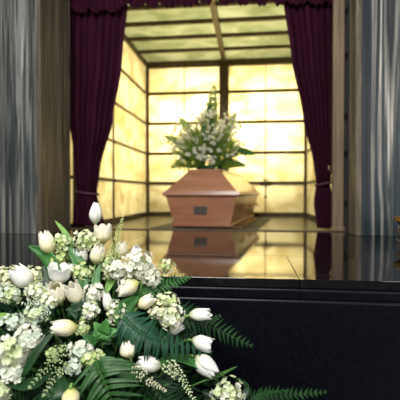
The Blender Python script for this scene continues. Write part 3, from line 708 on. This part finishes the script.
lobed(72, 309, 12, 'dark lobed leaf under the cream tulips', GDARK, 0, rot=2.6)

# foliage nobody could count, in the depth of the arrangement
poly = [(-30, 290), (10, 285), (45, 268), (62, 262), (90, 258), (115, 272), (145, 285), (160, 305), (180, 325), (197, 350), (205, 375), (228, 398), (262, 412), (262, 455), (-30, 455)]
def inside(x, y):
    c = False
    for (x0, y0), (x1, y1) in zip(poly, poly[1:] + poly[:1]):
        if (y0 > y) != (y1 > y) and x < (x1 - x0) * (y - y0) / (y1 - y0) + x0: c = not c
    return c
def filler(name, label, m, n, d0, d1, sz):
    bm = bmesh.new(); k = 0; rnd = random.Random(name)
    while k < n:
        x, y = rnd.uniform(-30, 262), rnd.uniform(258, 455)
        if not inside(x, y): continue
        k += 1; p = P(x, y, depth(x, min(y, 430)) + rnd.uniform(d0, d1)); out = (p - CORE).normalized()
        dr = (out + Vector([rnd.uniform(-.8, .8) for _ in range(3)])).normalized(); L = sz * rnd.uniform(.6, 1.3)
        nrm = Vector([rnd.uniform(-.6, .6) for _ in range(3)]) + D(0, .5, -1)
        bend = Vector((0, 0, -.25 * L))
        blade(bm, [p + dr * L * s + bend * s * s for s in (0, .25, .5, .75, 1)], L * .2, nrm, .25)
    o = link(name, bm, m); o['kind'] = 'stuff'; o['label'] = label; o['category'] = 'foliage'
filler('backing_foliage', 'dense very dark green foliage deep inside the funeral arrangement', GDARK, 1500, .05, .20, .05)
filler('scattered_sprig_foliage', 'loose mid green leaflets filling gaps between the flowers', GFERN, 170, .015, .05, .028)

# basket on a stand that carries the arrangement
bc = Vector((CORE.x, CORE.y, 0))
b = thing('basket_stand', 'dark wicker basket on a stand carrying the funeral arrangement', 'basket', bc)
zc = CORE.z
link('basket', lathe([(0, zc - .17), (.07, zc - .17), (.09, zc - .10), (.11, zc - .02), (.115, zc - .01), (.105, zc - .02), (.085, zc - .10), (0, zc - .15)], 24), MDARK, b)
link('pole', lathe([(0, .01), (.013, .01), (.013, zc - .16), (0, zc - .16)], 14), MDARK, b)
link('foot_plate', lathe([(0, 0), (.10, 0), (.10, .012), (.03, .02), (0, .02)], 28), MDARK, b)

# ------------------------------------------------------------ flowers on the coffin
rot = Matrix.Rotation(CR, 3, 'Z')
def cof(x, y, z): return Vector((CX, CY, ZN + .024)) + rot @ Vector((x, y, z))
SC = cof(.0, .42, .524)                # foot of the spray, on the lid
dS = (SC - EYE).dot(FW)
def Q(px, py, dz=0): return P(px, py, dS + dz)
rnd = random.Random(5)
sp = thing('lid_flower_spray_holder', 'low green holder of the flower spray on the coffin lid', 'holder', SC)
link('holder_bowl', lathe([(0, 0), (.12, 0), (.14, .03), (.13, .05), (0, .06)], 24), GDARK, sp)
SF = (208, 160)
bm = bmesh.new()
for i in range(260):
    a = rnd.uniform(-2.1, 2.1); rr = rnd.uniform(.1, 1) ** .6; k = 1 + .5 * math.exp(-(a/.22)**2)
    tip = Q(SF[0] + 40 * math.sin(a) * rr, SF[1] - 10 - 34 * math.cos(a) * rr * k if abs(a) < 1.6 else SF[1] - 10 + 14 * rr, rnd.uniform(-.22, .22) * rr); st = SC.lerp(tip, .35)
    if tip.z < SC.z - .06: continue
    L = (tip - st).length
    blade(bm, [st.lerp(tip, s) + Vector((0, 0, -.12*L*s*s)) for s in (0, .25, .5, .75, 1)], .012, Vector((rnd.uniform(-1, 1), -1, rnd.uniform(-.3, 1))), .2)
o = link('lid_spray_foliage', bm, plant('spray_green', (.07, .15, .018), (.22, .32, .05), .5)); o['kind'] = 'stuff'; o['label'] = 'green foliage of the flower spray on the coffin lid'; o['category'] = 'foliage'
# long leafy sprigs
lsp = 'leafy sprigs of the coffin spray'
def dq(x, y): return dS
for pp, wd, lab, m in (
    ([(213, 150, 0), (212, 120, 0), (214, 84, .03)], 17, 'tallest yellow green sprig of the coffin spray, upright', GRASSY),
    ([(210, 150, 0), (208, 125, -.03), (210, 104, 0)], 15, 'green sprig just below the tallest of the coffin spray', GMID),
    ([(200, 155, 0), (182, 143, 0), (164, 136, 0)], 12, 'green sprig of the coffin spray pointing at the left window wall', GRASSY),
    ([(198, 160, 0), (184, 160, 0), (171, 168, -.02)], 14, 'drooping pale sprig over the outer edge of the coffin lid', GRASSY),
    ([(216, 155, 0), (236, 150, 0), (255, 154, 0)], 16, 'green sprig of the coffin spray pointing at the right curtain', GMID),
    ([(216, 150, 0), (228, 130, 0), (236, 112, 0)], 12, 'upper slanting sprig of the coffin spray before the wide mullion', GRASSY),
    ([(218, 160, 0), (232, 162, 0), (246, 166, -.02)], 12, 'low drooping sprig of the coffin spray beside the mullion', GMID),
    ([(202, 150, 0), (190, 132, 0), (180, 118, 0)], 13, 'upper slanting sprig of the coffin spray before the left bay', GRASSY)):
    fern(pp, wd, lab, m, n=11, wide=.45, depthf=dq, stem=False, name='leafy_sprig', group=lsp, sweep=.7)
# white blossoms, small and alike
heads = [(172, 146), (175, 149), (179, 149), (181, 140), (187, 131), (192, 137), (200, 118), (225, 131), (232, 132), (237, 142), (210, 137), (203, 149), (221, 127), (176, 152), (182, 146), (190, 150), (186, 138), (196, 140), (203, 133), (194, 128), (205, 122), (213, 130), (221, 136), (214, 143), (207, 148), (217, 150), (226, 143),
         (222, 124), (229, 127), (233, 120), (236, 148), (230, 155), (208, 158), (199, 156), (183, 158), (206, 113), (177, 128), (215, 112), (238, 130), (212, 160), (226, 116)]
protos = {}
def blossom(x, y, i):
    sz = rnd.choice((5.5, 7, 8.5)); p = Q(x, y, -.14 + .008 * abs(x - 208) * .5 + rnd.uniform(-.02, .02))
    t = thing('white_blossom', 'small white blossom with yellow centre in the spray on the coffin', 'flower', p, 'white blossoms of the coffin spray')
    k = dS / FPX * 1000
    for j in range(7):
        o = bpy.data.objects.new('petal_cluster', FL['k'][j % 3]); C.objects.link(o); o.parent = t
        o.location = Vector([rnd.uniform(-1, 1) * sz * k * .00055 for _ in range(3)])
        nrm = (D(rnd.uniform(-.8, .8), rnd.uniform(-.5, .9), -1)); o.rotation_euler = Vector((0, 0, 1)).rotation_difference(nrm).to_euler()
        s = sz * k * .24; o.scale = (s, s, s)
for i, (x, y) in enumerate(heads): blossom(x, y, i)
buds = [(172, 166), (176, 160), (180, 168), (185, 163), (188, 170), (168, 142), (193, 163), (199, 135), (214, 138), (218, 118), (210, 96), (215, 90), (207, 104), (217, 103), (228, 150), (235, 160), (239, 154),
        (190, 144), (186, 128), (180, 134), (222, 158), (216, 168), (240, 126), (200, 121), (172, 136), (244, 144)]
for x, y in buds:
    bm = bmesh.new(); bmesh.ops.create_icosphere(bm, subdivisions=2, radius=.014); q = Q(x, y, -.10 + rnd.uniform(-.04, .03))
    for v in bm.verts: v.co *= 1 + .25 * mnoise.noise(v.co * 90 + Vector((x, y, 0)))
    for v in bm.verts: v.co.z *= 1.35
    t = thing('yellow_bud', 'tiny yellow green bud in the spray on the coffin', 'flower bud', q, 'yellow buds of the coffin spray')
    link('bud', bm, MYEL, t)
    bm = bmesh.new(); e = SC + Vector((0, 0, .05)) - q; tube(bm, bez(Vector((0, 0, 0)), Vector((0, 0, -.03)), e * .6, e, 6), .0025, n=5); link('stalk', bm, GSTEMD, t)
